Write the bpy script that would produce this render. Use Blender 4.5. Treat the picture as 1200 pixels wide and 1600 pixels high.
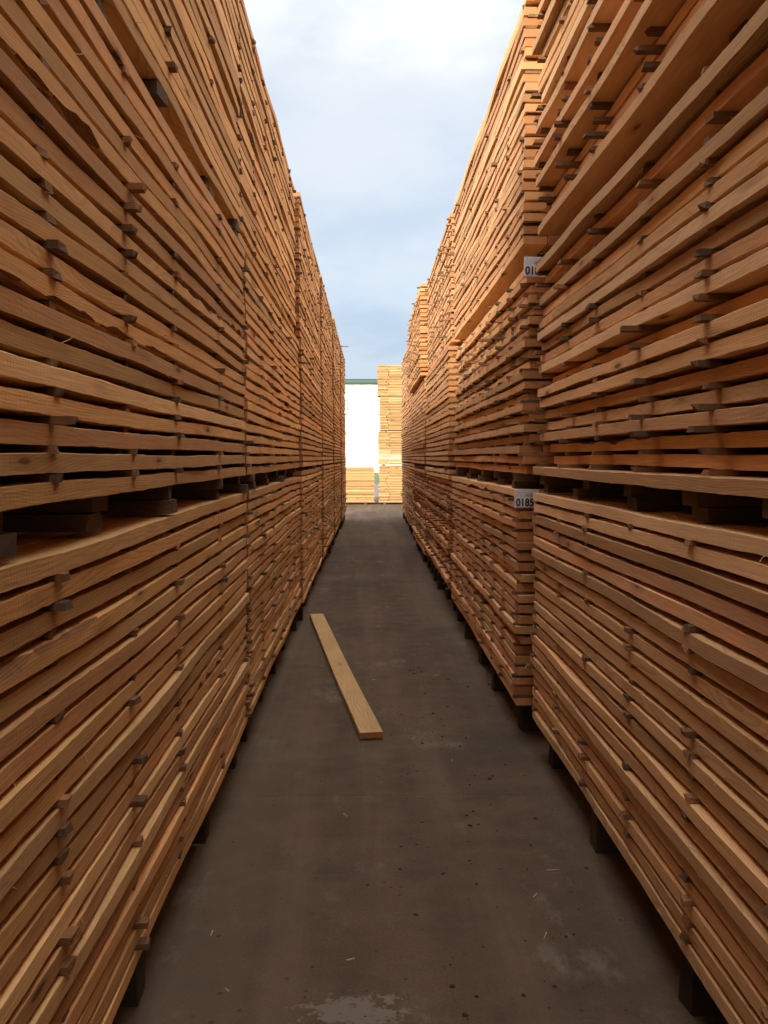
import bpy, bmesh, math, random
from mathutils import Vector

# ------------------------------------------------------------------ clear
for o in list(bpy.data.objects):
    bpy.data.objects.remove(o)
scene = bpy.context.scene
COL = scene.collection
R = math.radians

# ------------------------------------------------------------------ camera
EYE = 1.60
cd = bpy.data.cameras.new("camera")
cd.sensor_fit = 'VERTICAL'
cd.sensor_height = 36.0
cd.lens = 36.0 * 1443.0 / 1600.0
cd.clip_start = 0.05
cd.clip_end = 3000
cam = bpy.data.objects.new("camera", cd)
COL.objects.link(cam)
cam.location = (0, 0, EYE)
cam.rotation_euler = (R(90 - 3.37), 0, R(-0.99))
scene.camera = cam
scene.render.resolution_x = 768
scene.render.resolution_y = 1024

# ------------------------------------------------------------------ sky + sun
SUN_EL = 25.0          # degrees
SUN_AZ = 204.0         # compass degrees, +Y = 0, +X = 90  (behind the camera, to its left)
world = bpy.data.worlds.new("World")
scene.world = world
world.use_nodes = True
wt = world.node_tree
wt.nodes.clear()
def wn(t, **kw):
    n = wt.nodes.new(t)
    for k, v in kw.items():
        setattr(n, k, v)
    return n
w_out = wn('ShaderNodeOutputWorld')
w_bg = wn('ShaderNodeBackground')
w_bg.inputs['Strength'].default_value = 0.1
w_sky = wn('ShaderNodeTexSky', sky_type='NISHITA')
w_sky.sun_disc = False
w_sky.sun_elevation = R(SUN_EL)
w_sky.sun_rotation = R(SUN_AZ)
w_sky.dust_density = 2.0
w_tc = wn('ShaderNodeTexCoord')
w_sep = wn('ShaderNodeSeparateXYZ')
wt.links.new(w_tc.outputs['Generated'], w_sep.inputs[0])
# cloud deck : flatten the direction on a plane so that clouds shrink to the horizon
w_zc = wn('ShaderNodeMath', operation='MAXIMUM'); w_zc.inputs[1].default_value = 0.0
wt.links.new(w_sep.outputs['Z'], w_zc.inputs[0])
w_za = wn('ShaderNodeMath', operation='ADD'); w_za.inputs[1].default_value = 0.22
wt.links.new(w_zc.outputs[0], w_za.inputs[0])
w_dv = wn('ShaderNodeVectorMath', operation='DIVIDE')
w_cz = wn('ShaderNodeCombineXYZ')
for i in range(3):
    wt.links.new(w_za.outputs[0], w_cz.inputs[i])
wt.links.new(w_tc.outputs['Generated'], w_dv.inputs[0])
wt.links.new(w_cz.outputs[0], w_dv.inputs[1])
w_noise = wn('ShaderNodeTexNoise')
w_noise.inputs['Scale'].default_value = 2.0
w_noise.inputs['Detail'].default_value = 5
w_noise.inputs['Roughness'].default_value = 0.55
w_noise.inputs['Distortion'].default_value = 0.0
wt.links.new(w_dv.outputs[0], w_noise.inputs['Vector'])
# overcast : slate-blue bank of rain cloud low down, ever brighter cloud towards the zenith, same all the way round
w_nm = wn('ShaderNodeMath', operation='MULTIPLY_ADD')
w_nm.inputs[1].default_value = 0.30
w_nm.inputs[2].default_value = -0.15
wt.links.new(w_noise.outputs['Fac'], w_nm.inputs[0])
w_nk = wn('ShaderNodeMath', operation='MULTIPLY')       # less break-up right at the horizon
w_nz = wn('ShaderNodeMapRange'); w_nz.inputs['From Max'].default_value = 0.4; w_nz.inputs['To Min'].default_value = 0.35
wt.links.new(w_zc.outputs[0], w_nz.inputs['Value'])
wt.links.new(w_nm.outputs[0], w_nk.inputs[0])
wt.links.new(w_nz.outputs[0], w_nk.inputs[1])
w_el = wn('ShaderNodeMath', operation='ADD')
wt.links.new(w_sep.outputs['Z'], w_el.inputs[0])
wt.links.new(w_nk.outputs[0], w_el.inputs[1])
w_mix = wn('ShaderNodeValToRGB')
w_mix.color_ramp.interpolation = 'LINEAR'
_e = w_mix.color_ramp.elements
SKY = [(0.0, (1.45, 1.78, 2.2)), (0.09, (1.6, 1.92, 2.35)), (0.17, (1.95, 2.25, 2.62)), (0.27, (2.2, 2.42, 2.7)), (0.40, (2.45, 2.62, 2.82)), (0.55, (4.4, 4.45, 4.45)), (1.0, (9.4, 9.1, 8.6))]
while len(_e) < len(SKY):
    _e.new(0.5)
for el, (p_, c_) in zip(_e, SKY):
    el.position = p_
    el.color = (*[q / 12.0 for q in c_], 1)
wt.links.new(w_el.outputs[0], w_mix.inputs['Fac'])
w_mix2 = wn('ShaderNodeMix', data_type='RGBA')
w_mix2.inputs[0].default_value = 0.93
wt.links.new(w_sky.outputs[0], w_mix2.inputs[6])
w_sc = wn('ShaderNodeVectorMath', operation='SCALE')
w_sc.inputs['Scale'].default_value = 12.0
wt.links.new(w_mix.outputs[0], w_sc.inputs[0])
w_cm = wn('ShaderNodeMapRange', interpolation_type='SMOOTHSTEP')
w_cm.inputs['From Min'].default_value = 0.36
w_cm.inputs['From Max'].default_value = 0.62
wt.links.new(w_noise.outputs['Fac'], w_cm.inputs['Value'])
w_ct = wn('ShaderNodeMix', data_type='RGBA')
w_ct.inputs[6].default_value = (0.92, 0.955, 0.99, 1)      # thin blue-grey between the clouds
w_ct.inputs[7].default_value = (1.07, 1.05, 1.03, 1)     # lit cloud
wt.links.new(w_cm.outputs[0], w_ct.inputs[0])
w_cp = wn('ShaderNodeVectorMath', operation='MULTIPLY')
wt.links.new(w_sc.outputs[0], w_cp.inputs[0])
wt.links.new(w_ct.outputs[2], w_cp.inputs[1])
wt.links.new(w_cp.outputs[0], w_mix2.inputs[7])
wt.links.new(w_mix2.outputs[2], w_bg.inputs['Color'])
wt.links.new(w_bg.outputs[0], w_out.inputs['Surface'])

sl = bpy.data.lights.new("sun", 'SUN')
sl.energy = 2.2
sl.angle = R(10.0)
sl.color = (1.0, 0.93, 0.82)
sun = bpy.data.objects.new("sun", sl)
COL.objects.link(sun)
_d = Vector((math.sin(R(SUN_AZ)) * math.cos(R(SUN_EL)), math.cos(R(SUN_AZ)) * math.cos(R(SUN_EL)), math.sin(R(SUN_EL))))
sun.rotation_euler = _d.to_track_quat('Z', 'Y').to_euler()
sun.location = _d * 40

scene.render.engine = 'CYCLES'
scene.cycles.max_bounces = 6
scene.cycles.adaptive_threshold = 0.03
scene.cycles.diffuse_bounces = 4
vs = scene.view_settings
vs.view_transform = 'Standard'
vs.look = 'None'
vs.exposure = 1.7
vs.gamma = 1.0

# ------------------------------------------------------------------ materials
class NT:
    def __init__(self, name):
        self.m = bpy.data.materials.new(name)
        self.m.use_nodes = True
        self.t = self.m.node_tree
        self.t.nodes.clear()
        self.out = self.n('ShaderNodeOutputMaterial')
        self.b = self.n('ShaderNodeBsdfPrincipled')
        self.l(self.b.outputs[0], self.out.inputs['Surface'])
    def n(self, t, **kw):
        x = self.t.nodes.new(t)
        for k, v in kw.items():
            setattr(x, k, v)
        return x
    def l(self, a, b):
        self.t.links.new(a, b)
    def math(self, op, a, b=None, c=None):
        x = self.n('ShaderNodeMath', operation=op)
        for i, v in enumerate((a, b, c)):
            if v is None:
                continue
            if isinstance(v, (int, float)):
                x.inputs[i].default_value = v
            else:
                self.l(v, x.inputs[i])
        return x.outputs[0]
    def vmath(self, op, a, b=None):
        x = self.n('ShaderNodeVectorMath', operation=op)
        for i, v in enumerate((a, b)):
            if v is None:
                continue
            if isinstance(v, (tuple, list)):
                x.inputs[i].default_value = v
            else:
                self.l(v, x.inputs[i])
        return x.outputs[0]
    def noise(self, vec, scale, detail=4, rough=0.5, dist=0.0):
        x = self.n('ShaderNodeTexNoise')
        x.inputs['Scale'].default_value = scale
        x.inputs['Detail'].default_value = detail
        x.inputs['Roughness'].default_value = rough
        x.inputs['Distortion'].default_value = dist
        self.l(vec, x.inputs['Vector'])
        return x.outputs['Fac']
    def mix(self, f, a, b, blend='MIX'):
        x = self.n('ShaderNodeMix', data_type='RGBA', blend_type=blend)
        for i, v in ((0, f), (6, a), (7, b)):
            if isinstance(v, (int, float)):
                x.inputs[i].default_value = v
            elif isinstance(v, (tuple, list)):
                x.inputs[i].default_value = (v[0], v[1], v[2], 1)
            else:
                self.l(v, x.inputs[i])
        return x.outputs[2]
    def rng(self, v, a, b, c=0.0, d=1.0, smooth=True):
        x = self.n('ShaderNodeMapRange')
        if smooth:
            x.interpolation_type = 'SMOOTHSTEP'
        self.l(v, x.inputs['Value'])
        for k, q in zip(('From Min', 'From Max', 'To Min', 'To Max'), (a, b, c, d)):
            x.inputs[k].default_value = q
        return x.outputs[0]
    def bump(self, h, strength, dist):
        x = self.n('ShaderNodeBump')
        x.inputs['Strength'].default_value = strength
        x.inputs['Distance'].default_value = dist
        self.l(h, x.inputs['Height'])
        self.l(x.outputs[0], self.b.inputs['Normal'])
    def attr(self, name):
        x = self.n('ShaderNodeAttribute', attribute_name=name)
        return x.outputs['Fac']

def wood(name, early, late, tint, axis='Y', end=False, knots=True, rnd='attr', grey=0.0):
    """sawn softwood : growth rings round a pith, fibre streaks, knots, board-to-board colour"""
    g = NT(name)
    tc = g.n('ShaderNodeTexCoord')
    pos = tc.outputs['Object']
    if axis == 'X':
        sp = g.n('ShaderNodeSeparateXYZ'); g.l(pos, sp.inputs[0])
        cb = g.n('ShaderNodeCombineXYZ')
        g.l(sp.outputs[1], cb.inputs[0]); g.l(sp.outputs[0], cb.inputs[1]); g.l(sp.outputs[2], cb.inputs[2])
        pos = cb.outputs[0]
    if rnd == 'attr':
        r1 = g.attr('rnd')
    else:
        r1 = g.n('ShaderNodeObjectInfo').outputs['Random']
    r2 = g.math('FRACT', g.math('MULTIPLY', r1, 17.31))
    r3 = g.math('FRACT', g.math('MULTIPLY', r1, 43.77))
    off = g.n('ShaderNodeCombineXYZ')
    g.l(g.math('MULTIPLY', r1, 31.0), off.inputs[0])
    g.l(g.math('MULTIPLY', r2, 57.0), off.inputs[1])
    g.l(g.math('MULTIPLY', r3, 23.0), off.inputs[2])
    p = g.vmath('ADD', pos, off.outputs[0])
    # low-frequency wander of the trunk
    pl = g.vmath('MULTIPLY', p, (2.5, 1.1, 2.5))
    nx = g.n('ShaderNodeTexNoise'); nx.inputs['Scale'].default_value = 1.0; nx.inputs['Detail'].default_value = 2
    g.l(pl, nx.inputs['Vector'])
    wander = g.vmath('MULTIPLY', g.vmath('SUBTRACT', nx.outputs['Color'], (0.5, 0.5, 0.5)), (0.11, 0.0, 0.11))
    q = g.vmath('ADD', pos, wander)
    sp = g.n('ShaderNodeSeparateXYZ'); g.l(q, sp.inputs[0])
    dx = g.math('SUBTRACT', sp.outputs[0], g.math('MULTIPLY_ADD', r2, 0.30, -0.15))
    dz = g.math('SUBTRACT', sp.outputs[2], g.math('MULTIPLY_ADD', r3, 0.30, -0.15))
    rad = g.math('SQRT', g.math('ADD', g.math('MULTIPLY', dx, dx), g.math('MULTIPLY', dz, dz)))
    ring = g.math('FRACT', g.math('MULTIPLY', rad, 165.0))
    ringf = g.rng(ring, 0.45, 0.97)
    fib = g.noise(g.vmath('MULTIPLY', p, (160.0, 5.0, 160.0)), 1.0, 2, 0.6)
    blot = g.noise(g.vmath('MULTIPLY', p, (3.0, 1.3, 6.0)), 1.0, 3, 0.6)
    col = g.mix(g.math('MULTIPLY', ringf, 0.78), early, late)
    col = g.mix(g.rng(r1, 0.0, 1.0, 0.0, 0.75, False), col, tint, 'MULTIPLY')
    pink = g.rng(r2, 0.28, 0.05, 0.0, 0.75)
    col = g.mix(pink, col, (early[0] * 0.98, early[1] * 0.83, early[2] * 0.86))
    pale = g.rng(r2, 0.70, 0.95, 0.0, 0.6)
    col = g.mix(pale, col, (early[0] * 1.1, early[1] * 1.16, early[2] * 1.3))
    # fibre streaks + blotches in value
    val = g.math('MULTIPLY_ADD', fib, 0.56, 0.72)
    val = g.math('MULTIPLY', val, g.math('MULTIPLY_ADD', blot, 0.55, 0.72))
    val = g.math('MULTIPLY', val, g.math('MULTIPLY_ADD', r3, 0.48, 0.72))
    cv = g.n('ShaderNodeCombineXYZ')
    for i in range(3):
        g.l(val, cv.inputs[i])
    col = g.mix(1.0, col, cv.outputs[0], 'MULTIPLY')
    if knots:
        v = g.n('ShaderNodeTexVoronoi'); v.inputs['Scale'].default_value = 1.0
        g.l(g.vmath('MULTIPLY', p, (9.0, 2.6, 13.0)), v.inputs['Vector'])
        kd = v.outputs['Distance']
        sepc = g.n('ShaderNodeSeparateColor'); g.l(v.outputs['Color'], sepc.inputs[0])
        on = g.math('GREATER_THAN', sepc.outputs[0], 0.62)
        core = g.math('MULTIPLY', g.rng(kd, 0.13, 0.07), on)
        halo = g.math('MULTIPLY', g.rng(kd, 0.34, 0.08), g.math('MULTIPLY', on, 0.45))
        col = g.mix(halo, col, (0.30, 0.13, 0.045))
        col = g.mix(g.math('MULTIPLY', core, 0.8), col, (0.11, 0.045, 0.018))
        # resin and weather stains, sparse
        st = g.rng(g.noise(g.vmath('MULTIPLY', p, (5.0, 2.2, 8.0)), 1.0, 5, 0.65), 0.62, 0.78)
        col = g.mix(g.math('MULTIPLY', st, 0.45), col, (0.20, 0.10, 0.045))
    if grey > 0:
        gn = g.rng(g.noise(g.vmath('MULTIPLY', p, (12.0, 12.0, 12.0)), 1.0, 4, 0.6), 0.3, 0.7)
        f = g.math('MULTIPLY', g.math('MULTIPLY_ADD', gn, 0.4, 0.6), g.math('MULTIPLY', g.rng(r2, 0.15, 0.75), grey))
        col = g.mix(f, col, (0.085, 0.056, 0.036))
    g.l(col, g.b.inputs['Base Color'])
    g.b.inputs['Roughness'].default_value = 0.82
    g.b.inputs['Specular IOR Level'].default_value = 0.22
    saw = g.noise(g.vmath('MULTIPLY', p, (10.0, 190.0, 22.0)), 1.0, 1, 0.5)
    h = g.math('ADD', g.math('MULTIPLY', fib, 0.8), g.math('MULTIPLY', saw, 0.9))
    g.bump(h, 0.55, 0.0022)
    return g.m

EARLY, LATE = (0.77, 0.475, 0.205), (0.59, 0.295, 0.105)
M = {}
M['wood_l'] = wood('sawn_pine_warm', EARLY, LATE, (0.92, 0.80, 0.66))
M['wood_r'] = wood('sawn_pine_pale', (0.78, 0.492, 0.25), (0.60, 0.315, 0.135), (0.92, 0.80, 0.70))
M['wood_x'] = wood('sawn_pine_fresh', (0.56, 0.355, 0.155), (0.40, 0.225, 0.085), (0.95, 0.87, 0.74), axis='X')
M['end_l'] = wood('sawn_end_grain', (0.60, 0.30, 0.12), (0.42, 0.17, 0.06), (0.9, 0.72, 0.6), knots=False)
M['wane'] = wood('bark_wane', (0.30, 0.14, 0.055), (0.13, 0.058, 0.026), (0.8, 0.75, 0.7), knots=False)
M['stick'] = wood('weathered_batten', (0.34, 0.18, 0.08), (0.19, 0.09, 0.04), (0.8, 0.72, 0.66), axis='X', rnd='obj', knots=False, grey=0.85)
M['stickj'] = wood('weathered_batten_far', (0.34, 0.18, 0.08), (0.19, 0.09, 0.04), (0.8, 0.72, 0.66), axis='X', knots=False, grey=0.8)
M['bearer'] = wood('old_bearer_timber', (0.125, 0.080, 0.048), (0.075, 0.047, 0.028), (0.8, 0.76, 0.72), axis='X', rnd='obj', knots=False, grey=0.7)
M['foot'] = wood('dark_foot_timber', (0.06, 0.04, 0.026), (0.036, 0.023, 0.015), (0.8, 0.76, 0.72), axis='X', rnd='obj', knots=False)  # foot timbers, a darker base colour than the seam bearers
M['plank'] = wood('loose_plank_pine', (0.84, 0.56, 0.28), (0.70, 0.42, 0.18), (1.0, 0.94, 0.86))

def concrete(name):
    g = NT(name)
    geo = g.n('ShaderNodeNewGeometry')
    pos = geo.outputs['Position']
    big = g.noise(g.vmath('MULTIPLY', pos, (1.1, 0.5, 1.0)), 1.0, 5, 0.6)
    mid = g.noise(pos, 5.0, 6, 0.65)
    fine = g.noise(pos, 90.0, 4, 0.7)
    col = g.mix(g.rng(big, 0.3, 0.7), (0.068, 0.043, 0.026), (0.115, 0.076, 0.048))
    col = g.mix(g.math('MULTIPLY', g.rng(mid, 0.35, 0.75), 0.55), col, (0.145, 0.100, 0.067))
    sp = g.math('MULTIPLY_ADD', fine, 1.1, 0.45)
    cv = g.n('ShaderNodeCombineXYZ')
    for i in range(3):
        g.l(sp, cv.inputs[i])
    col = g.mix(1.0, col, cv.outputs[0], 'MULTIPLY')
    # cross-wise brush and tyre scuffs
    scf = g.noise(g.vmath('MULTIPLY', pos, (2.2, 4.5, 1.0)), 1.0, 6, 0.68)
    col = g.mix(g.math('MULTIPLY', g.rng(scf, 0.50, 0.72), 0.55), col, (0.052, 0.042, 0.035))
    # worn wheel tracks along the lane
    trk = g.noise(g.vmath('MULTIPLY', pos, (3.2, 0.16, 1.0)), 1.0, 4, 0.55, 0.4)
    col = g.mix(g.math('MULTIPLY', g.rng(trk, 0.42, 0.66), 0.5), col, (0.165, 0.114, 0.076))
    # fine dark specks
    v = g.n('ShaderNodeTexVoronoi'); v.inputs['Scale'].default_value = 16.0
    g.l(pos, v.inputs['Vector'])
    sc = g.n('ShaderNodeSeparateColor'); g.l(v.outputs['Color'], sc.inputs[0])
    spk = g.math('MULTIPLY', g.rng(v.outputs['Distance'], 0.16, 0.08), g.math('GREATER_THAN', sc.outputs[0], 0.80))
    col = g.mix(g.math('MULTIPLY', spk, 0.7), col, (0.04, 0.03, 0.024))
    # one flaking pale patch of cement laitance
    d = g.vmath('MULTIPLY', g.vmath('SUBTRACT', pos, (-0.035, 2.58, 0.0)), (5.5, 9.0, 0.0))
    ln = g.n('ShaderNodeVectorMath', operation='LENGTH'); g.l(d, ln.inputs[0])
    pn = g.math('SUBTRACT', g.noise(pos, 22.0, 6, 0.7), g.math('MULTIPLY', ln.outputs['Value'], 0.26))
    col = g.mix(g.math('MULTIPLY', g.rng(pn, 0.30, 0.37), 0.6), col, (0.25, 0.215, 0.18))
    # second, faint scraped patches along the lane
    d2 = g.noise(g.vmath('MULTIPLY', pos, (2.2, 1.1, 1.0)), 1.0, 7, 0.72)
    col = g.mix(g.math('MULTIPLY', g.rng(d2, 0.55, 0.68), 0.7), col, (0.18, 0.145, 0.115))
    # damp oil stains
    st = g.noise(g.vmath('ADD', pos, (7.3, 2.2, 0)), 0.9, 3, 0.5)
    col = g.mix(g.math('MULTIPLY', g.rng(st, 0.58, 0.72), 0.55), col, (0.05, 0.042, 0.036))
    oi = g.n('ShaderNodeObjectInfo')
    tone = g.math('MULTIPLY_ADD', oi.outputs['Random'], 0.30, 0.85)
    tv = g.n('ShaderNodeCombineXYZ')
    for i in range(3):
        g.l(tone, tv.inputs[i])
    col = g.mix(1.0, col, tv.outputs[0], 'MULTIPLY')
    g.l(col, g.b.inputs['Base Color'])
    g.b.inputs['Roughness'].default_value = 0.85
    g.b.inputs['Specular IOR Level'].default_value = 0.25
    g.bump(g.math('ADD', fine, g.math('MULTIPLY', mid, 1.2)), 0.5, 0.004)
    return g.m
M['concrete'] = concrete('worn_concrete')

def flat(name, c, rough=0.7, var=0.15, scale=3.0, metal=0.0):
    g = NT(name)
    geo = g.n('ShaderNodeNewGeometry')
    n = g.noise(geo.outputs['Position'], scale, 5, 0.6)
    v = g.math('MULTIPLY_ADD', n, 2 * var, 1 - var)
    cv = g.n('ShaderNodeCombineXYZ')
    for i in range(3):
        g.l(v, cv.inputs[i])
    col = g.mix(1.0, c, cv.outputs[0], 'MULTIPLY')
    g.l(col, g.b.inputs['Base Color'])
    g.b.inputs['Roughness'].default_value = rough
    g.b.inputs['Metallic'].default_value = metal
    return g.m
M['joint'] = flat('joint_dirt', (0.09, 0.072, 0.055), 0.95, 0.3, 20)
M['grass'] = flat('grass', (0.075, 0.115, 0.035), 0.9, 0.4, 2.0)
M['road'] = flat('far_tarmac', (0.16, 0.13, 0.125), 0.9, 0.2, 1.0)
M['white'] = flat('white_cladding', (0.80, 0.80, 0.78), 0.5, 0.03, 0.5)
M['green'] = flat('green_roof_sheet', (0.055, 0.115, 0.085), 0.5, 0.15, 1.0)
M['frame'] = flat('grey_window_frame', (0.22, 0.21, 0.22), 0.5, 0.1, 1.0)
M['pane'] = flat('window_pane', (0.55, 0.58, 0.60), 0.15, 0.05, 1.0)
M['paper'] = flat('tag_paper', (0.88, 0.87, 0.88), 0.6, 0.06, 60)
M['ink'] = flat('tag_ink', (0.02, 0.02, 0.022), 0.6, 0.2, 60)
M['inkgrey'] = flat('tag_print', (0.42, 0.42, 0.46), 0.6, 0.25, 200)
M['crayon'] = flat('timber_crayon', (0.05, 0.045, 0.05), 0.8, 0.3, 90)
M['red'] = flat('red_paint', (0.45, 0.045, 0.035), 0.7, 0.3, 90)
M['bark'] = flat('bark_crumb', (0.045, 0.03, 0.02), 0.95, 0.4, 60)
M['chip'] = flat('pale_splinter', (0.60, 0.42, 0.24), 0.8, 0.2, 60)

# ------------------------------------------------------------------ mesh helpers
class MB:
    """collects verts / faces / material slots / a random value per piece"""
    def __init__(self):
        self.v, self.f, self.mi, self.r = [], [], [], []
    def add(self, verts, faces, mi=0, rnd=0.5):
        b = len(self.v)
        self.v += verts
        for i, f in enumerate(faces):
            self.f.append([b + k for k in f])
            self.mi.append(mi[i] if isinstance(mi, (list, tuple)) else mi)
            self.r.append(rnd)
    def box(self, x0, x1, y0, y1, z0, z1, mi=0, rnd=0.5):
        vs = [(x0, y0, z0), (x1, y0, z0), (x1, y1, z0), (x0, y1, z0), (x0, y0, z1), (x1, y0, z1), (x1, y1, z1), (x0, y1, z1)]
        self.add(vs, [(0, 3, 2, 1), (4, 5, 6, 7), (0, 1, 5, 4), (1, 2, 6, 5), (2, 3, 7, 6), (3, 0, 4, 7)], mi, rnd)
    def mesh(self, name, mats):
        me = bpy.data.meshes.new(name)
        me.from_pydata(self.v, [], self.f)
        for m in mats:
            me.materials.append(m)
        me.polygons.foreach_set('material_index', self.mi)
        a = me.attributes.new('rnd', 'FLOAT', 'FACE')
        a.data.foreach_set('value', self.r)
        me.update()
        return me

def link(name, me, parent=None, loc=(0, 0, 0), rot=None):
    o = bpy.data.objects.new(name, me)
    COL.objects.link(o)
    o.location = loc
    if rot:
        o.rotation_euler = rot
    if parent:
        o.parent = parent
    return o

def thing(name, loc, label, cat, group=None):
    o = link(name, None, None, loc)
    o.empty_display_size = 0.2
    o['label'] = label
    o['category'] = cat
    if group:
        o['group'] = group
    return o

def tag(o, label, cat, group=None):
    o['label'] = label
    o['category'] = cat
    if group:
        o['group'] = group
    return o

def structure(o):
    o['kind'] = 'structure'
    return o

def wave1d(rng, scale, n=4):
    """smooth random function of one variable, about -1..1"""
    t = [(rng.uniform(0.5, 2.2) * (1.6 ** i) / scale, rng.uniform(0, 6.28), 0.9 / (1.45 ** i)) for i in range(n)]
    s = sum(a for _, _, a in t)
    return lambda y: sum(a * math.sin(y * f * 6.283 + p) for f, p, a in t) / s * 1.6

def board_geo(mb, L, w, t, nseg, rng, side, warp, x0=0.0, z0=0.0, yc=0.0, wane=0.0, rough=1.0):
    """one sawn board along Y.  side = +1 : its lane face looks to -X (right row), -1 : to +X.
    five-point section, so that one lane edge can carry wane (bark edge)"""
    flip = rng.random() < 0.3
    if wane > 0:
        wf = wave1d(rng, 1.0); wc = rng.uniform(-L / 2, L / 2); wl = rng.uniform(0.3, 1.0)
    ef = wave1d(rng, 0.9 + 0.4 * rng.random(), 5)
    eg = wave1d(rng, 0.9 + 0.4 * rng.random(), 5)
    xb = wave1d(rng, 3.5, 2)
    verts, faces, mi = [], [], []
    cs = []
    for i in range(nseg + 1):
        y = -L / 2 + L * i / nseg
        if 0 < i < nseg:
            y += rng.uniform(-0.3, 0.3) * L / nseg
        wz = warp(yc + y)
        c = 0.0016
        if wane > 0:
            c += max(0.0, 1 - abs(y - wc) / wl) * wane * (0.55 + 0.6 * wf(y * 2.5) + 0.22 * rng.uniform(-1, 1))
            c = max(0.0016, min(c, t * 0.75))
        cs.append(c)
        bx = 0.004 * xb(y) * rough
        e1 = 0.0009 * ef(y) * rough + rng.gauss(0, .0006) * rough
        e2 = 0.0009 * eg(y) * rough + rng.gauss(0, .0006) * rough
        zb, zt = -t / 2 + e1, t / 2 + e2
        # section, lane face at local x = 0, board goes outward (side)
        sec = [(0.0, zb), (w, -t / 2), (w, t / 2), (c * 0.95, zt), (0.0, zt - c)]
        for (sx, sz) in sec:
            if flip:
                sz = -sz
            verts.append((x0 + side * (sx + bx), y, z0 + sz + wz))
    for i in range(nseg):
        a, b = i * 5, i * 5 + 5
        for k in range(5):
            k2 = (k + 1) % 5
            f = (a + k, a + k2, b + k2, b + k)
            faces.append(f if (side > 0) == (not flip) else f[::-1])
            mi.append(2 if (k == 3 and (cs[i] + cs[i + 1]) > 0.009) else 0)
    capA, capB = (0, 1, 2, 3, 4), tuple(nseg * 5 + k for k in range(5))
    pos = (side > 0) == (not flip)
    faces.append(capA[::-1] if pos else capA)
    faces.append(capB if pos else capB[::-1])
    mi += [1, 1]
    verts = [(x, y + yc, z) for x, y, z in verts] if yc else verts
    mb.add(verts, faces, mi, rng.random())

# shared batten meshes (ends a little crooked)
def batten_mesh(L, w, t, seed):
    r = random.Random(seed)
    mb = MB()
    a = [r.uniform(-.006, .006) for _ in range(8)]
    tz = r.uniform(-.0015, .0015)
    vs = []
    for sx, n in ((-1, 0), (1, 4)):
        for k, (yy, zz) in enumerate(((-1, -1), (1, -1), (1, 1), (-1, 1))):
            ch = 0.9 if r.random() < 0.35 else 1.0
            vs.append((sx * L / 2 + a[n + k], yy * w / 2 * ch, zz * t / 2 * (0.93 if r.random() < .3 else 1)))
    mb.add(vs, [(0, 3, 2, 1), (4, 5, 6, 7), (0, 1, 5, 4), (1, 2, 6, 5), (2, 3, 7, 6), (3, 0, 4, 7)], 0, r.random())
    return mb.mesh('batten', [M['stick']])
BATTENS = [batten_mesh(0.50, random.Random(i).choice([0.038, 0.042, 0.046, 0.05]), 0.0175, 100 + i) for i in range(10)]
def bearer_mesh(L, w, t, seed):
    me = batten_mesh(L, w, t, seed)
    me.materials.clear(); me.materials.append(M['bearer'])
    return me
BEAR = [bearer_mesh(0.9, 0.095 + 0.012 * (i % 3), 0.0435, 300 + i) for i in range(6)]
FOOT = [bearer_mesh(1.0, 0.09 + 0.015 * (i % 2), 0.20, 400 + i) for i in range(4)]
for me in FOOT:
    me.materials.clear(); me.materials.append(M['foot'])

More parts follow.
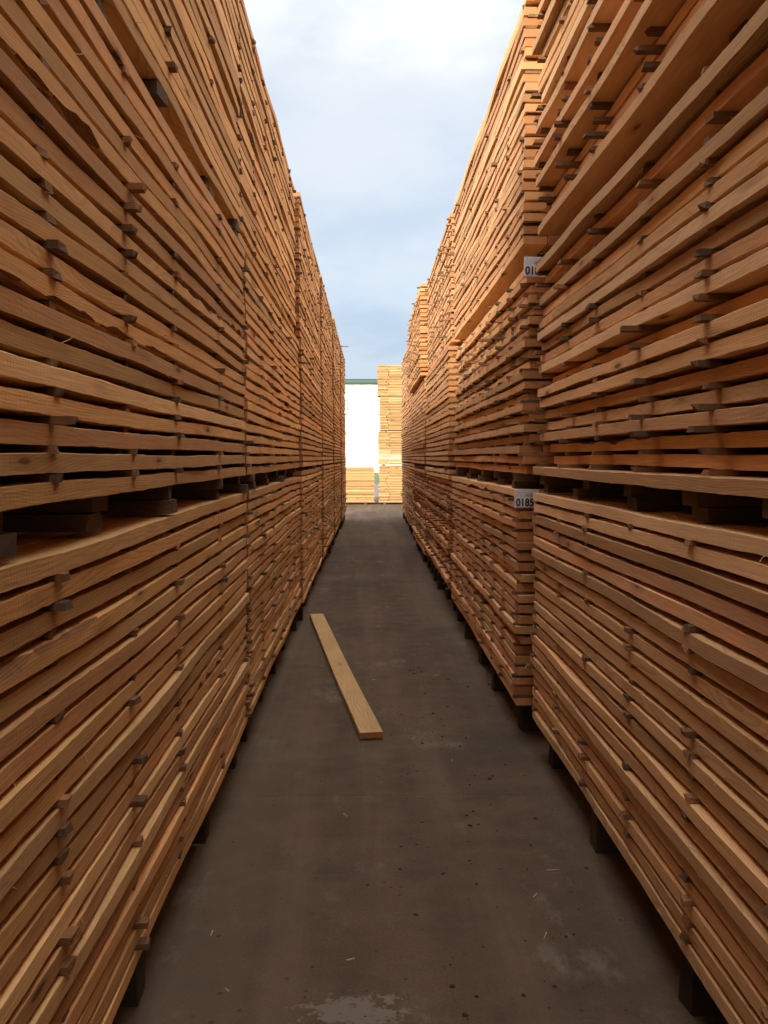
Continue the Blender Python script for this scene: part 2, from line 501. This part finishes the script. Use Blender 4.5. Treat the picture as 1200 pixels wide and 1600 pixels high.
PITCH = 0.0585
T = 0.041
def pack(name, label, group, side, xf, y0, y1, z0, layers, seed, detail, stick_y, mats,
         jit=(0.0, 0.012), recess=None, wane_p=0.1, proud=(-0.02, 0.03), warp_amp=0.012, bear='seam', bear_y=None,
         endjit=0.02, cols=2, depth=1.08, hidden=False):
    rng = random.Random(seed)
    yc = (y0 + y1) / 2
    L = y1 - y0
    base = z0 - {'seam': 0.09, 'single': 0.0435, 'foot': 0.205}[bear]
    e = thing(name, (side * xf, yc, base), label, 'timber pack', group)
    dz = z0 - base
    p1, p2 = rng.uniform(0, 6.28), rng.uniform(0, 6.28)
    f1, f2 = rng.uniform(0.10, 0.16), rng.uniform(0.3, 0.45)
    kp = rng.uniform(0.02, 0.05)
    def warp_of(k):
        gain = min(1.0, 0.35 + k / layers)
        return lambda y: warp_amp * gain * (math.sin(6.283 * f1 * y + p1 + kp * k) + 0.22 * math.sin(6.283 * f2 * y + p2 + 2 * kp * k))
    nseg = {3: 84, 2: 26, 1: 6, 0: 2}[detail]
    inner = MB(); stk = MB()
    for k in range(layers):
        wp = warp_of(k)
        zc = dz + k * PITCH + T / 2
        t = T + rng.uniform(-0.0015, 0.001)
        off = rng.gauss(jit[0], jit[1])
        if recess and rng.random() < recess[0]:
            off += rng.uniform(recess[1], recess[2])
        ww = rng.choice([0.125, 0.13, 0.135, 0.15])
        sh = rng.uniform(-endjit, endjit)
        Lk = L - abs(rng.gauss(0, endjit))
        own = wave1d(rng, 4.0, 2); oa = 0.0018
        wfun = lambda y, wp=wp, own=own: wp(y) + oa * own(y)
        if not hidden:
            mb = MB()
            board_geo(mb, Lk, ww, t, nseg, rng, side, lambda y: wfun(y + sh), wane=(rng.uniform(0.012, 0.03) if rng.random() < wane_p else 0))
            link('board', mb.mesh('board', mats), e, (side * off, sh, zc))
            x = off + ww + 0.003
            for c in range(1, cols):
                w2 = rng.choice([0.125, 0.13, 0.14])
                mb = MB()
                sh2 = rng.uniform(-endjit, endjit)
                board_geo(mb, L - abs(rng.gauss(0, endjit)), w2, t, max(2, nseg // 3), rng, side, lambda y: wp(y + sh2))
                link('board', mb.mesh('board', mats), e, (side * x, sh2, zc))
                x += w2 + 0.004
        else:
            x = off
        while x < depth - 0.05:
            w2 = min(rng.choice([0.25, 0.27, 0.39]), depth - x)
            board_geo(inner, L - abs(rng.gauss(0, endjit)), w2 - 0.004, t, 4 if detail > 1 else 2, rng, side, wp, x0=side * x, z0=zc)
            x += w2
        # stickers between the layers
        if k < layers - 1:
            zs = dz + k * PITCH + T + 0.00875
            for sy in stick_y:
                y = sy - yc + rng.gauss(0, 0.009)
                if abs(y) > L / 2 - 0.02:
                    y = math.copysign(L / 2 - 0.03, y)
                pr = rng.uniform(*proud)
                if rng.random() < 0.05:
                    pr += 0.025
                if detail >= 2 and not hidden:
                    o = link('sticker', BATTENS[rng.randrange(10)], e, (side * (0.25 - pr), y, zs + wp(y)))
                    o.rotation_euler = (0, 0, rng.gauss(0, 0.03))
                else:
                    xa, xb = sorted((side * (-pr), side * (depth - 0.06)))
                    stk.box(xa, xb, y - 0.021, y + 0.021, zs - 0.0087 + wp(y), zs + 0.0087 + wp(y), 0, rng.random())
                if detail >= 2 and not hidden:
                    xa, xb = sorted((side * (0.52), side * (depth - 0.06)))
                    stk.box(xa, xb, y - 0.021, y + 0.021, zs - 0.0087 + wp(y), zs + 0.0087 + wp(y), 0, rng.random())
    o = link('inner_board', inner.mesh('inner_board', mats), e)
    o['kind'] = 'stuff'
    o = link('inner_sticker' if detail >= 2 else 'sticker', stk.mesh('sticker', [M['stickj']]), e)
    o['kind'] = 'stuff'
    # bearers
    bys = bear_y if bear_y else [y0 + 0.25 + i * (L - 0.5) / 4 for i in range(5)]
    for by in bys:
        y = by - yc + rng.gauss(0, 0.02)
        if bear != 'foot':
            for j in range(2 if bear == 'seam' else 1):
                z = 0.02185 + 0.045 * j
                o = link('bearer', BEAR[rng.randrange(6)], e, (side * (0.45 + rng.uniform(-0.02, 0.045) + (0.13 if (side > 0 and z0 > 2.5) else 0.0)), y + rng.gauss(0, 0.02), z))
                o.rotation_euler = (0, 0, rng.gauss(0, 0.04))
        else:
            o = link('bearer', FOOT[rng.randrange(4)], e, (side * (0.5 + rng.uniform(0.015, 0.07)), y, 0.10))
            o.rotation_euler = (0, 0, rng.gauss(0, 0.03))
    return e, warp_of

# ------------------------------------------------------------------ ground
gm = MB(); gm.add([(-900, -300, -0.02), (900, -300, -0.02), (900, 1500, -0.02), (-900, 1500, -0.02)], [(0, 1, 2, 3)])
structure(link('ground', gm.mesh('ground', [M['grass']])))
ym = MB(); ym.add([(-60, -40, -0.005), (60, -40, -0.005), (60, 38, -0.005), (-60, 38, -0.005)], [(0, 1, 2, 3)])
yard = structure(link('concrete_yard', ym.mesh('concrete_yard', [M['joint']])))
rm = MB(); rm.add([(-120, 38, -0.006), (120, 38, -0.006), (120, 57, -0.006), (-120, 57, -0.006)], [(0, 1, 2, 3)])
structure(link('road', rm.mesh('road', [M['road']])))
def slab(x0, x1, y0, y1, seed):
    r = random.Random(seed)
    mb = MB(); g = 0.0007
    z = -r.uniform(0.0, 0.001); c = 0.0016
    x0 += g; x1 -= g; y0 += g; y1 -= g
    vs = [(x0, y0, -0.0045), (x1, y0, -0.0045), (x1, y1, -0.0045), (x0, y1, -0.0045),
          (x0, y0, z - .001), (x1, y0, z - .001), (x1, y1, z - .001), (x0, y1, z - .001),
          (x0 + c, y0 + c, z), (x1 - c, y0 + c, z), (x1 - c, y1 - c, z), (x0 + c, y1 - c, z)]
    fs = [(0, 1, 5, 4), (1, 2, 6, 5), (2, 3, 7, 6), (3, 0, 4, 7), (4, 5, 9, 8), (5, 6, 10, 9), (6, 7, 11, 10), (7, 4, 8, 11), (8, 9, 10, 11)]
    mb.add(vs, fs)
    return link('concrete_slab', mb.mesh('concrete_slab', [M['concrete']]), yard)
xs = [-30, -12.9, -8.9, -4.95, -1.05, 2.95, 6.95, 10.95, 30]
ys = [-40, -8.3, -4.1, 0.1, 4.3, 8.5, 12.7, 16.9, 21.1, 25.3, 29.5, 33.7, 37.9]
for i in range(len(xs) - 1):
    for j in range(len(ys) - 1):
        slab(xs[i], xs[i + 1], ys[j], ys[j + 1], i * 50 + j)

# ------------------------------------------------------------------ timber rows
ORD = ['nearest', 'second', 'third', 'fourth', 'fifth', 'sixth']
LEV = ['bottom', 'middle', 'top', 'overhead']
MATL = [M['wood_l'], M['end_l'], M['wane']]
MATR = [M['wood_r'], M['end_l'], M['wane']]
Z0 = [0.205, 1.510, 2.765]
LAYERS = [21, 20, 22]
LOOK_L = [
    ['bowed orange boards with uneven batten ends', 'wide dark gaps and rough-edged boards', 'leaning out of the picture above'],
    ['black scribbles on two board edges', 'wavy boards', 'red paint streaks on its edges'],
    ['tight even layers', 'tight even layers', 'batten ends poking out at the far top'],
    ['narrow strip of orange layers', 'narrow strip of orange layers', 'lower flat top'],
    ['thin foreshortened layers', 'thin foreshortened layers', 'thin foreshortened layers'],
    ['ending the row by the open yard', 'ending the row by the open yard', 'under a jutting lath']]
LOOK_R = [
    ['clean staggered board tops catching light', 'boards staggered in and out with dark battens', 'wide undersides and grey battens overhead'],
    ['square cut ends and dark foot timbers', 'stepped short-looking board edges', 'even boards climbing out of the picture'],
    ['ragged protruding board edges', 'even pale layers', 'ragged top with battens poking out'],
    ['ragged light board edges near the ground', 'small white tag below it', 'bright orange ends standing proud of the row'],
    ['thin foreshortened layers', 'thin foreshortened layers', 'thin foreshortened layers'],
    ['ending the row by the open yard', 'ending the row by the open yard', 'ending the row by the open yard']]
def lab(side, i, l):
    s = 'left' if side < 0 else 'right'
    look = (LOOK_L if side < 0 else LOOK_R)[i][l]
    return f"{LEV[l]} timber pack, {ORD[i]} stack in {s} row, {look}"

YL = [(0.95, 4.84), (4.93, 8.74), (8.84, 12.62), (12.72, 16.5), (16.6, 20.3), (20.4, 23.9)]
YR = [(0.95, 4.92), (5.10, 9.20), (9.34, 13.0), (13.12, 16.8), (16.9, 20.6), (20.7, 24.5)]
XL = [[0.635, 0.635, 0.655], [0.640, 0.645, 0.680], [0.63, 0.63, 0.645], [0.61, 0.62, 0.635], [0.60, 0.60, 0.61], [0.57, 0.58, 0.59]]
XR = [[0.885, 0.900, 0.885], [0.830, 0.860, 0.850], [0.825, 0.815, 0.835], [0.83, 0.80, 0.735], [0.86, 0.86, 0.86], [0.90, 0.89, 0.89]]
TOPL = [24, 23, 23, 23, 23, 23]
TOPR = [26, 23, 22, 22, 23, 23]
packs = {}
for i in range(6):
    for side in (-1, 1):
        y0, y1 = (YL if side < 0 else YR)[i]
        det = 3 if i == 0 else (2 if i == 1 else 1)
        if side < 0:
            sy = [0.99, 1.27, 1.89, 2.50, 3.10, 3.98, 4.80] if i == 0 else [y0 + 0.04 + k * (y1 - y0 - 0.08) / 6 for k in range(7)]
        else:
            sy = [1.02, 1.40, 1.93, 2.49, 3.09, 3.72, 4.28, 4.86] if i == 0 else [y0 + 0.05 + k * (y1 - y0 - 0.1) / 8 for k in range(9)]
        for l in range(3):
            n = LAYERS[l] + (1 if i > 1 else 0) if l < 2 else (TOPL if side < 0 else TOPR)[i]
            kw = dict(jit=(0.0, 0.0035), wane_p=0.16, proud=(-0.018, 0.022), warp_amp=0.006)
            if side > 0:
                kw = dict(jit=(0.0, 0.013), wane_p=0.08, proud=(-0.012, 0.025), warp_amp=0.003)
                if i == 0 and l > 0:
                    kw.update(recess=(0.45, 0.025, 0.09), proud=(-0.03, 0.03), endjit=0.05)
                elif i == 0:
                    kw.update(jit=(0.0, 0.007), recess=(0.25, 0.006, 0.018), proud=(-0.03, 0.02), endjit=0.015)
                elif i == 1 and l == 0:
                    kw.update(jit=(0.0, 0.008), recess=(0.35, 0.01, 0.035), endjit=0.02)
                elif i == 1 and l == 1:
                    kw.update(jit=(0.0, 0.008), recess=(0.4, 0.015, 0.045), endjit=0.03)
                elif i in (2, 3) and l == 0:
                    kw.update(recess=(0.4, 0.015, 0.05), proud=(-0.02, 0.04))
                elif i in (2, 3) and l == 2:
                    kw.update(jit=(0.0, 0.006), proud=(-0.02, 0.05))
                else:
                    kw.update(jit=(0.0, 0.006), proud=(-0.02, 0.02))
            elif i == 0 and l == 0:
                kw.update(warp_amp=0.010)
            if side < 0 and i == 0:
                by = [1.71, 2.35, 3.0, 3.98, 4.72] if l else [1.5, 2.66, 3.8, 4.74]
            elif i == 0:
                by = [1.3, 1.95, 2.57, 3.2, 4.0, 4.75] if l else [1.4, 2.6, 3.7, 4.7]
            else:
                by = None
            e, wf = pack('timber_pack', lab(side, i, l), 'timber packs stacked along the lane', side,
                         (XL if side < 0 else XR)[i][l], y0, y1, Z0[l], n, 1000 + i * 37 + l * 7 + (500 if side > 0 else 0),
                         det, sy, MATL if side < 0 else MATR, bear='foot' if l == 0 else ('seam' if i < 2 else 'single'), bear_y=by,
                         cols=3 if (side > 0 and i < 2) else 2, **kw)
            packs[(side, i, l)] = (e, wf)

# unseen stacks added behind the photographer, built higher, to shade the near lane
Z0.append(Z0[2] + 24 * PITCH + 0.10 + 2 * PITCH)
def shade_stack(side, xf, y0, y1, seed, where, levels=None):
    for l in (levels or range(4)):
        pack('timber_pack', f"{LEV[l]} timber pack {where}", 'unseen timber packs added for shade', side, xf, y0, y1, Z0[l],
             LAYERS[l] if l < 2 else (26 if l == 2 else 18), seed + l, 0, [y0 + 0.06 + k * (y1 - y0 - 0.12) / 3 for k in range(4)],
             MATL if side < 0 else MATR, bear='foot' if l == 0 else 'seam', hidden=True, bear_y=[y0 + .3, y1 - .3])
for side in (-1, 1):
    s = 'left' if side < 0 else 'right'
    for j in range(2):
        y1 = 0.88 - j * 4.0
        shade_stack(side, 0.64 if side < 0 else 0.88, y1 - 3.9, y1, 7000 + j * 10 + (100 if side > 0 else 0),
                    f"of the {s} row, {['first', 'second'][j]} stack behind the photographer")

# ------------------------------------------------------------------ far packs, boards running across the view
def cross_pack(label, xa, xb, y, z0, layers, t, seed, foot, split=None):
    rng = random.Random(seed)
    e = thing('timber_pack', ((xa + xb) / 2, y, z0 - foot), label, 'timber pack', 'fresh timber packs at the end of the lane')
    xc = (xa + xb) / 2
    for k in range(layers):
        z = foot + k * (t + 0.009) + t / 2
        cuts = [xa + rng.gauss(0, 0.012), xb + rng.gauss(0, 0.012)]
        if split:
            cuts.insert(1, split + rng.gauss(0, 0.05))
        for a, b in zip(cuts[:-1], cuts[1:]):
            mb = MB()
            g = rng.choice([0.002, 0.004, 0.03]) if split else 0.003
            d = rng.gauss(0, 0.008)
            L = b - a - g
            mb.box(-L / 2, L / 2, 0, 0.14, -t / 2 + rng.uniform(0, .006), t / 2 - rng.uniform(0, .004), [0, 0, 0, 1, 0, 1], rng.random())
            link('board', mb.mesh('board', [M['wood_x'], M['end_l']]), e, ((a + b) / 2 - xc, d, z))
    mb = MB()
    for k in range(layers):
        z = foot + k * (t + 0.009) + t / 2
        mb.box(xa - xc + .02, xb - xc - .02, 0.16, 1.05, -t / 2 + z, t / 2 + z, [0, 0, 0, 1, 0, 1], rng.random())
    link('inner_board', mb.mesh('inner_board', [M['wood_x'], M['end_l']]), e)['kind'] = 'stuff'
    for bx in (xa + 0.2, xa + 1.4, xb - 1.4, xb - 0.3):
        mb = MB(); mb.box(-0.05, 0.05, 0.03, 1.0, 0, foot - 0.003)
        link('bearer', mb.mesh('bearer', [M['bearer']]), e, (bx - xc, 0, 0))
    return e
YF = 31.6
cross_pack('low freshly sawn timber pack alone at the end of the lane', -3.6, 0.22, YF, 0.07, 22, 0.046, 51, 0.07)
nl = [23, 21, 21, 19]
zt = [0.07]
for q in nl[:-1]:
    zt.append(zt[-1] + q * 0.055 + 0.022)
nm = ['bottom', 'second from bottom', 'third from bottom', 'topmost']
for i in range(4):
    cross_pack(f"{nm[i]} pack of the tall sunlit timber tower ending the lane", 0.34 + [0.03, 0.0, 0.06, -0.02][i], 4.2, YF + 0.02 * i, zt[i], nl[i], 0.046, 60 + i,
               0.07 if i == 0 else 0.022, split=0.68)
# ragged top layer
# ------------------------------------------------------------------ warehouse beyond
def part(name, mb, mats, parent, loc=(0, 0, 0)):
    return link(name, mb.mesh(name, mats), parent, loc)
wh = thing('warehouse', (0, 100, 0), 'long white warehouse with green roof edge beyond the yard', 'building')
mb = MB()
n = 240
x0w, x1w, Hh = -42.0, 38.0, 9.6
vs, fs = [], []
for i in range(n + 1):
    x = x0w + (x1w - x0w) * i / n
    dy = -0.03 if (i // 2) % 2 else 0.0
    vs += [(x, dy, 0.0), (x, dy, Hh)]
for i in range(n):
    fs.append((2 * i, 2 * i + 2, 2 * i + 3, 2 * i + 1))
mb.add(vs, fs)
mb.box(x0w, x1w, 0.05, 30.0, 0.0, Hh)
part('wall', mb, [M['white']], wh)
mb = MB()
mb.add([(x0w - .4, -0.5, Hh + .38), (x1w + .4, -0.5, Hh + .38), (x1w + .4, 15, Hh + 1.4), (x0w - .4, 15, Hh + 1.4), (x1w + .4, 30.5, Hh + .38), (x0w - .4, 30.5, Hh + .38)],
       [(0, 1, 2, 3), (3, 2, 4, 5)])
mb.box(x0w - .4, x1w + .4, -0.42, -0.12, Hh + 0.01, Hh + .36)
roof = part('roof', mb, [M['green']], wh)
for xa in (-5.72, 1.02):
    mb = MB()
    w, h, f = 3.5, 1.62, 0.09
    mb.box(0, w, -0.14, -0.02, 0, f); mb.box(0, w, -0.14, -0.02, h - f, h)
    mb.box(0, f, -0.138, -0.02, f, h - f); mb.box(w - f, w, -0.138, -0.02, f, h - f)
    win = part('window', mb, [M['frame']], wh, (xa, 0, 6.2))
    mb = MB(); mb.box(f, w - f, -0.10, -0.06, f, h - f)
    link('pane', mb.mesh('pane', [M['pane']]), win)

# ------------------------------------------------------------------ loose plank on the floor
rng = random.Random(5)
mb = MB()
A, B = Vector((0.012, 5.16)), Vector((-0.515, 9.16))
Lp = (B - A).length
board_geo(mb, Lp, 0.132, 0.038, 40, rng, 1, lambda y: 0.004 * (y / 2) ** 2)
o = link('loose_plank', mb.mesh('loose_plank', [M['plank'], M['end_l'], M['wane']]), None)
ang = math.atan2(-(B - A).x, (B - A).y)
c = (A + B) / 2
nrm = Vector((math.cos(ang), math.sin(ang)))
o.location = (c.x - nrm.x * 0.066, c.y - nrm.y * 0.066, 0.0205)
o.rotation_euler = (0, 0, ang)
tag(o, 'single pale plank lying slantwise on the concrete lane', 'plank')

# ------------------------------------------------------------------ paper tags on the pack ends
def text_mesh(body, size, name):
    cu = bpy.data.curves.new(name, 'FONT')
    cu.body = body
    cu.size = size
    cu.extrude = 0.0004
    cu.offset = size * 0.03
    ob = bpy.data.objects.new(name, cu)
    COL.objects.link(ob)
    bpy.context.view_layer.update()
    me = bpy.data.meshes.new_from_object(ob.evaluated_get(bpy.context.evaluated_depsgraph_get()))
    bpy.data.objects.remove(ob)
    me.materials.clear()
    me.materials.append(M['ink'])
    return me
def paper_tag(px, py, pz, w, h, digits, label, seed, tilt=0.0):
    r = random.Random(seed)
    e = thing('paper_tag', (px, py, pz), label, 'tag', 'white number tags stapled to pack ends')
    e.rotation_euler = (0, tilt, 0)
    mb = MB()
    nx = 6
    vs, fs = [], []
    for i in range(nx + 1):
        x = w * i / nx
        d = 0.004 * math.sin(i * 1.1 + seed) if i in (0, nx) else 0.0015 * math.sin(i * 1.3)
        for z in (0, h / 2, h):
            vs.append((x, d - 0.002 + (0.003 if z == 0 else 0), z))
    for i in range(nx):
        for j in range(2):
            a = i * 3 + j
            fs.append((a, a + 3, a + 4, a + 1))
    mb.add(vs, fs)
    vs2 = [(x, y + 0.0006, z) for x, y, z in vs]
    mb.add(vs2, [f[::-1] for f in fs])
    link('paper', mb.mesh('paper', [M['paper']]), e)
    mb = MB()
    for j in range(4):
        z = h * (0.93 - 0.09 * j)
        x = w * 0.06
        while x < w * (0.9 - 0.12 * j):
            dx = r.uniform(0.004, 0.016)
            mb.box(x, min(x + dx, w * .94), -0.0062, -0.0055, z - h * 0.022, z)
            x += dx + r.uniform(0.003, 0.006)
    if w > 0.1:
        x = w * 0.45
        while x < w * 0.92:
            dx = r.choice([0.0008, 0.0012, 0.002])
            mb.box(x, x + dx, -0.0062, -0.0055, h * 0.6, h * 0.78)
            x += dx + r.choice([0.001, 0.0016])
    link('print_line', mb.mesh('print_line', [M['inkgrey']]), e)['kind'] = 'stuff'
    if digits:
        me = text_mesh(digits, h * 0.56, 'number')
        t = link('number', me, e, (w * 0.06, -0.0075, h * 0.10), (R(90), 0, 0))
        t.scale = (0.88, 1, 1)
    return e
paper_tag(0.806, 5.07, 1.325, 0.135, 0.100, '01852', 'white paper tag numbered 0185 on the lower pack end', 1)
paper_tag(0.842, 5.05, 2.58, 0.125, 0.105, '018', 'white paper tag numbered 018 half hidden at the upper seam', 2, 0.03)
paper_tag(0.885, 5.06, 4.055, 0.125, 0.10, '01', 'white paper tag at the very top of the picture', 3)
paper_tag(0.83, 13.08, 1.33, 0.12, 0.10, '', 'tiny white paper tag far along the right row', 4)

# ------------------------------------------------------------------ crayon and paint marks on board edges (parts of their packs)
def strokes(parent, name, mat, side, xf, y, z, glyph, h, stretch, seed):
    """glyph : list of polylines in a unit square; drawn on a lane face (u along Y, v along Z)"""
    mb = MB(); r = random.Random(seed)
    px, py, pz = parent.location
    for pl in glyph:
        for (u0, v0), (u1, v1) in zip(pl[:-1], pl[1:]):
            du, dv = (u1 - u0) * stretch, (v1 - v0) * h
            ln = math.hypot(du, dv) or 1e-6
            th = 0.0028
            nu, nv = -dv / ln * th, du / ln * th
            P = [(u0 * stretch + nu, v0 * h + nv), (u1 * stretch + nu, v1 * h + nv), (u1 * stretch - nu, v1 * h - nv), (u0 * stretch - nu, v0 * h - nv)]
            X = side * (xf) - px
            d = -side * 0.001
            mb.add([(X + d, y - py + a, z - pz + b) for a, b in P] + [(X, y - py + a, z - pz + b) for a, b in P], [(0, 1, 2, 3), (4, 7, 6, 5)])
    return link(name, mb.mesh(name, [mat]), parent)

def front_x(e, zc_world, y_world):
    """local-face position of the board edge nearest to a height, so marks sit on the wood"""
    best = None
    for ch in e.children:
        if ch.name.split('.')[0] != 'board':
            continue
        side = 1 if e.location.x > 0 else -1
        off = side * ch.location.x
        if off > 0.09:
            continue
        z = e.location.z + ch.location.z
        if best is None or abs(z - zc_world) < abs(best[0] - zc_world):
            best = (z, ch)
    z, ch = best
    side = 1 if e.location.x > 0 else -1
    # exact lane-most x and mid z of that board near y
    yl = y_world - e.location.y - ch.location.y
    vs = [v.co for v in ch.data.vertices if abs(v.co.y - yl) < 0.25]
    if not vs:
        vs = [v.co for v in ch.data.vertices]
    xm = min(side * v.x for v in vs)
    vs2 = sorted(vs, key=lambda v: abs(v.y - yl))[:10]
    zm = (min(v.z for v in vs2) + max(v.z for v in vs2)) / 2
    return side * (e.location.x + ch.location.x) + xm, e.location.z + ch.location.z + zm
G_IV = [[(0, 1), (0.1, 0)], [(.22, .9), (.26, .1)], [(.36, 1), (.5, 0), (.62, 1)], [(.74, .95), (.74, 0)], [(.74, .5), (1, .6)]]
G_17 = [[(0, .75), (.15, 1), (.15, 0)], [(.4, 1), (.95, 1), (.6, 0)], [(.5, .5), (.9, .5)]]
G_S = [[(0, .4), (.2, .7), (.35, .3), (.6, .8), (.8, .4), (1, .6)]]
for (key, y, z, g, mat, nm_, st) in (
        ((-1, 1, 0), 5.2, 1.26, G_IV, 'crayon', 'crayon_mark', 0.22), ((-1, 1, 0), 5.2, 1.20, G_17, 'crayon', 'crayon_mark', 0.22),
        ((-1, 1, 1), 5.15, 2.30, G_17, 'crayon', 'crayon_mark', 0.2), ((-1, 1, 1), 5.2, 2.60, G_IV, 'crayon', 'crayon_mark', 0.22),
        ((-1, 1, 2), 5.6, 3.30, G_S, 'red', 'paint_streak', 0.5), ((-1, 1, 2), 5.7, 3.42, G_S, 'red', 'paint_streak', 0.5),
        ((-1, 1, 2), 5.6, 3.54, G_S, 'red', 'paint_streak', 0.6), ((-1, 1, 2), 5.8, 3.78, G_S, 'red', 'paint_streak', 0.5),
        ((1, 1, 1), 5.5, 2.36, G_17, 'crayon', 'crayon_mark', 0.22), ((1, 1, 1), 6.3, 2.42, G_17, 'crayon', 'crayon_mark', 0.22),
        ((1, 1, 1), 5.6, 2.18, G_IV, 'crayon', 'crayon_mark', 0.2)):
    e, _ = packs[key]
    xf, zm = front_x(e, z, y)
    strokes(e, nm_, M[mat], key[0], xf - 0.0012, y, zm - 0.012, g, 0.024, st, 3)

# torn fibres and splinters hanging on board edges
def splinters(key, n, seed):
    e, _ = packs[key]
    side = key[0]
    rng = random.Random(seed)
    bs = [c for c in e.children if c.name.split('.')[0] == 'board' and side * c.location.x < 0.09]
    mb = MB()
    for _ in range(n):
        b = rng.choice(bs)
        v = rng.choice([v.co for v in b.data.vertices if v.index % 5 in (0, 3, 4)])
        p = Vector((b.location.x + v.x, b.location.y + v.y, b.location.z + v.z))
        L = rng.choice([0.012, 0.02, 0.03, 0.06]) * rng.uniform(0.6, 1.3)
        d = Vector((-side * rng.uniform(0.2, 0.9), rng.uniform(-1, 1), rng.uniform(-0.7, 0.7))).normalized()
        up = Vector((0, 0, 1))
        pts = []
        for i in range(4):
            pts.append(p + d * L * i / 3 + up * rng.uniform(-1, .6) * L * 0.3 * (i / 3) ** 2)
        w = rng.uniform(0.0005, 0.0014)
        nn = d.cross(up).normalized() * w
        uu = up * w
        vs = []
        for i, q in enumerate(pts):
            s = 1 - i / 4
            vs += [tuple(q + nn * s), tuple(q + uu * s), tuple(q - nn * s), tuple(q - uu * s)]
        fs = []
        for i in range(3):
            for k in range(4):
                fs.append((i * 4 + k, i * 4 + (k + 1) % 4, i * 4 + 4 + (k + 1) % 4, i * 4 + 4 + k))
        mb.add(vs, fs, 0, rng.random())
    link('splinter', mb.mesh('splinter', [M['chip']]), e)['kind'] = 'stuff'
for i in range(2):
    for side in (-1, 1):
        for l in range(3):
            splinters((side, i, l), 90 if i == 0 else 40, 40 + i * 9 + l * 3 + side)

# lath jutting over the lane from the last left stack
mb = MB(); mb.box(-0.9, 0.12, -0.012, 0.012, -0.01, 0.01)
o = link('lath', mb.mesh('lath', [M['stickj']]), None, (-0.55, 20.6, Z0[2] + 22 * PITCH + 0.0))
tag(o, 'thin lath jutting out over the lane from the far left stack top', 'lath')

# ------------------------------------------------------------------ bark crumbs and chips on the floor
def crumbs(name, label, mat, n, seed, sizes, dist):
    rng = random.Random(seed)
    mb = MB()
    for _ in range(n):
        x, y = dist(rng)
        s = rng.choice(sizes) * rng.uniform(0.6, 1.4)
        a = rng.uniform(0, 6.28)
        k = 6
        asp = rng.uniform(0.4, 1.0)
        h = s * rng.uniform(0.25, 0.6)
        ring = []
        for i in range(k):
            t = 6.283 * i / k
            rr = s * rng.uniform(0.6, 1.1)
            u, v = rr * math.cos(t), rr * asp * math.sin(t)
            ring.append((x + u * math.cos(a) - v * math.sin(a), y + u * math.sin(a) + v * math.cos(a), 0.0))
        top = [(x + (p[0] - x) * 0.6, y + (p[1] - y) * 0.6, h * rng.uniform(0.6, 1.1)) for p in ring]
        mb.add(ring + top, [(i, (i + 1) % k, k + (i + 1) % k, k + i) for i in range(k)] + [tuple(range(k, 2 * k))], 0, rng.random())
    o = link(name, mb.mesh(name, [mat]), None)
    o['kind'] = 'stuff'
    tag(o, label, 'debris')
    return o
crumbs('bark_crumb', 'dark bark crumbs scattered on the concrete beside the right row', M['bark'], 260, 3, [0.003, 0.004, 0.006, 0.010],
       lambda r: (min(0.85, max(-0.5, r.gauss(0.42, 0.22))), r.uniform(2.3, 7.0)))
crumbs('bark_dust', 'fine dark bark crumbs strewn down the concrete lane', M['bark'], 220, 4, [0.002, 0.003, 0.005],
       lambda r: (r.uniform(-0.6, 0.8), 2.2 + 22 * r.random() ** 1.6))
def slivers():
    rng = random.Random(8)
    mb = MB()
    for _ in range(22):
        x, y = rng.uniform(-0.55, 0.75), 2.4 + 12 * rng.random() ** 1.5
        L, w, a = rng.uniform(0.008, 0.03), rng.uniform(0.001, 0.003), rng.uniform(0, 6.28)
        c, s = math.cos(a), math.sin(a)
        vs = []
        for z in (0.0, 0.003):
            for u, v in ((-L, -w), (L, -w * .4), (L, w * .4), (-L, w)):
                vs.append((x + u * c - v * s, y + u * s + v * c, z))
        mb.add(vs, [(4, 5, 6, 7), (0, 1, 5, 4), (1, 2, 6, 5), (2, 3, 7, 6), (3, 0, 4, 7)])
    o = link('wood_sliver', mb.mesh('wood_sliver', [M['chip']]), None)
    o['kind'] = 'stuff'
    tag(o, 'pale wood slivers scattered on the concrete lane', 'debris')
slivers()
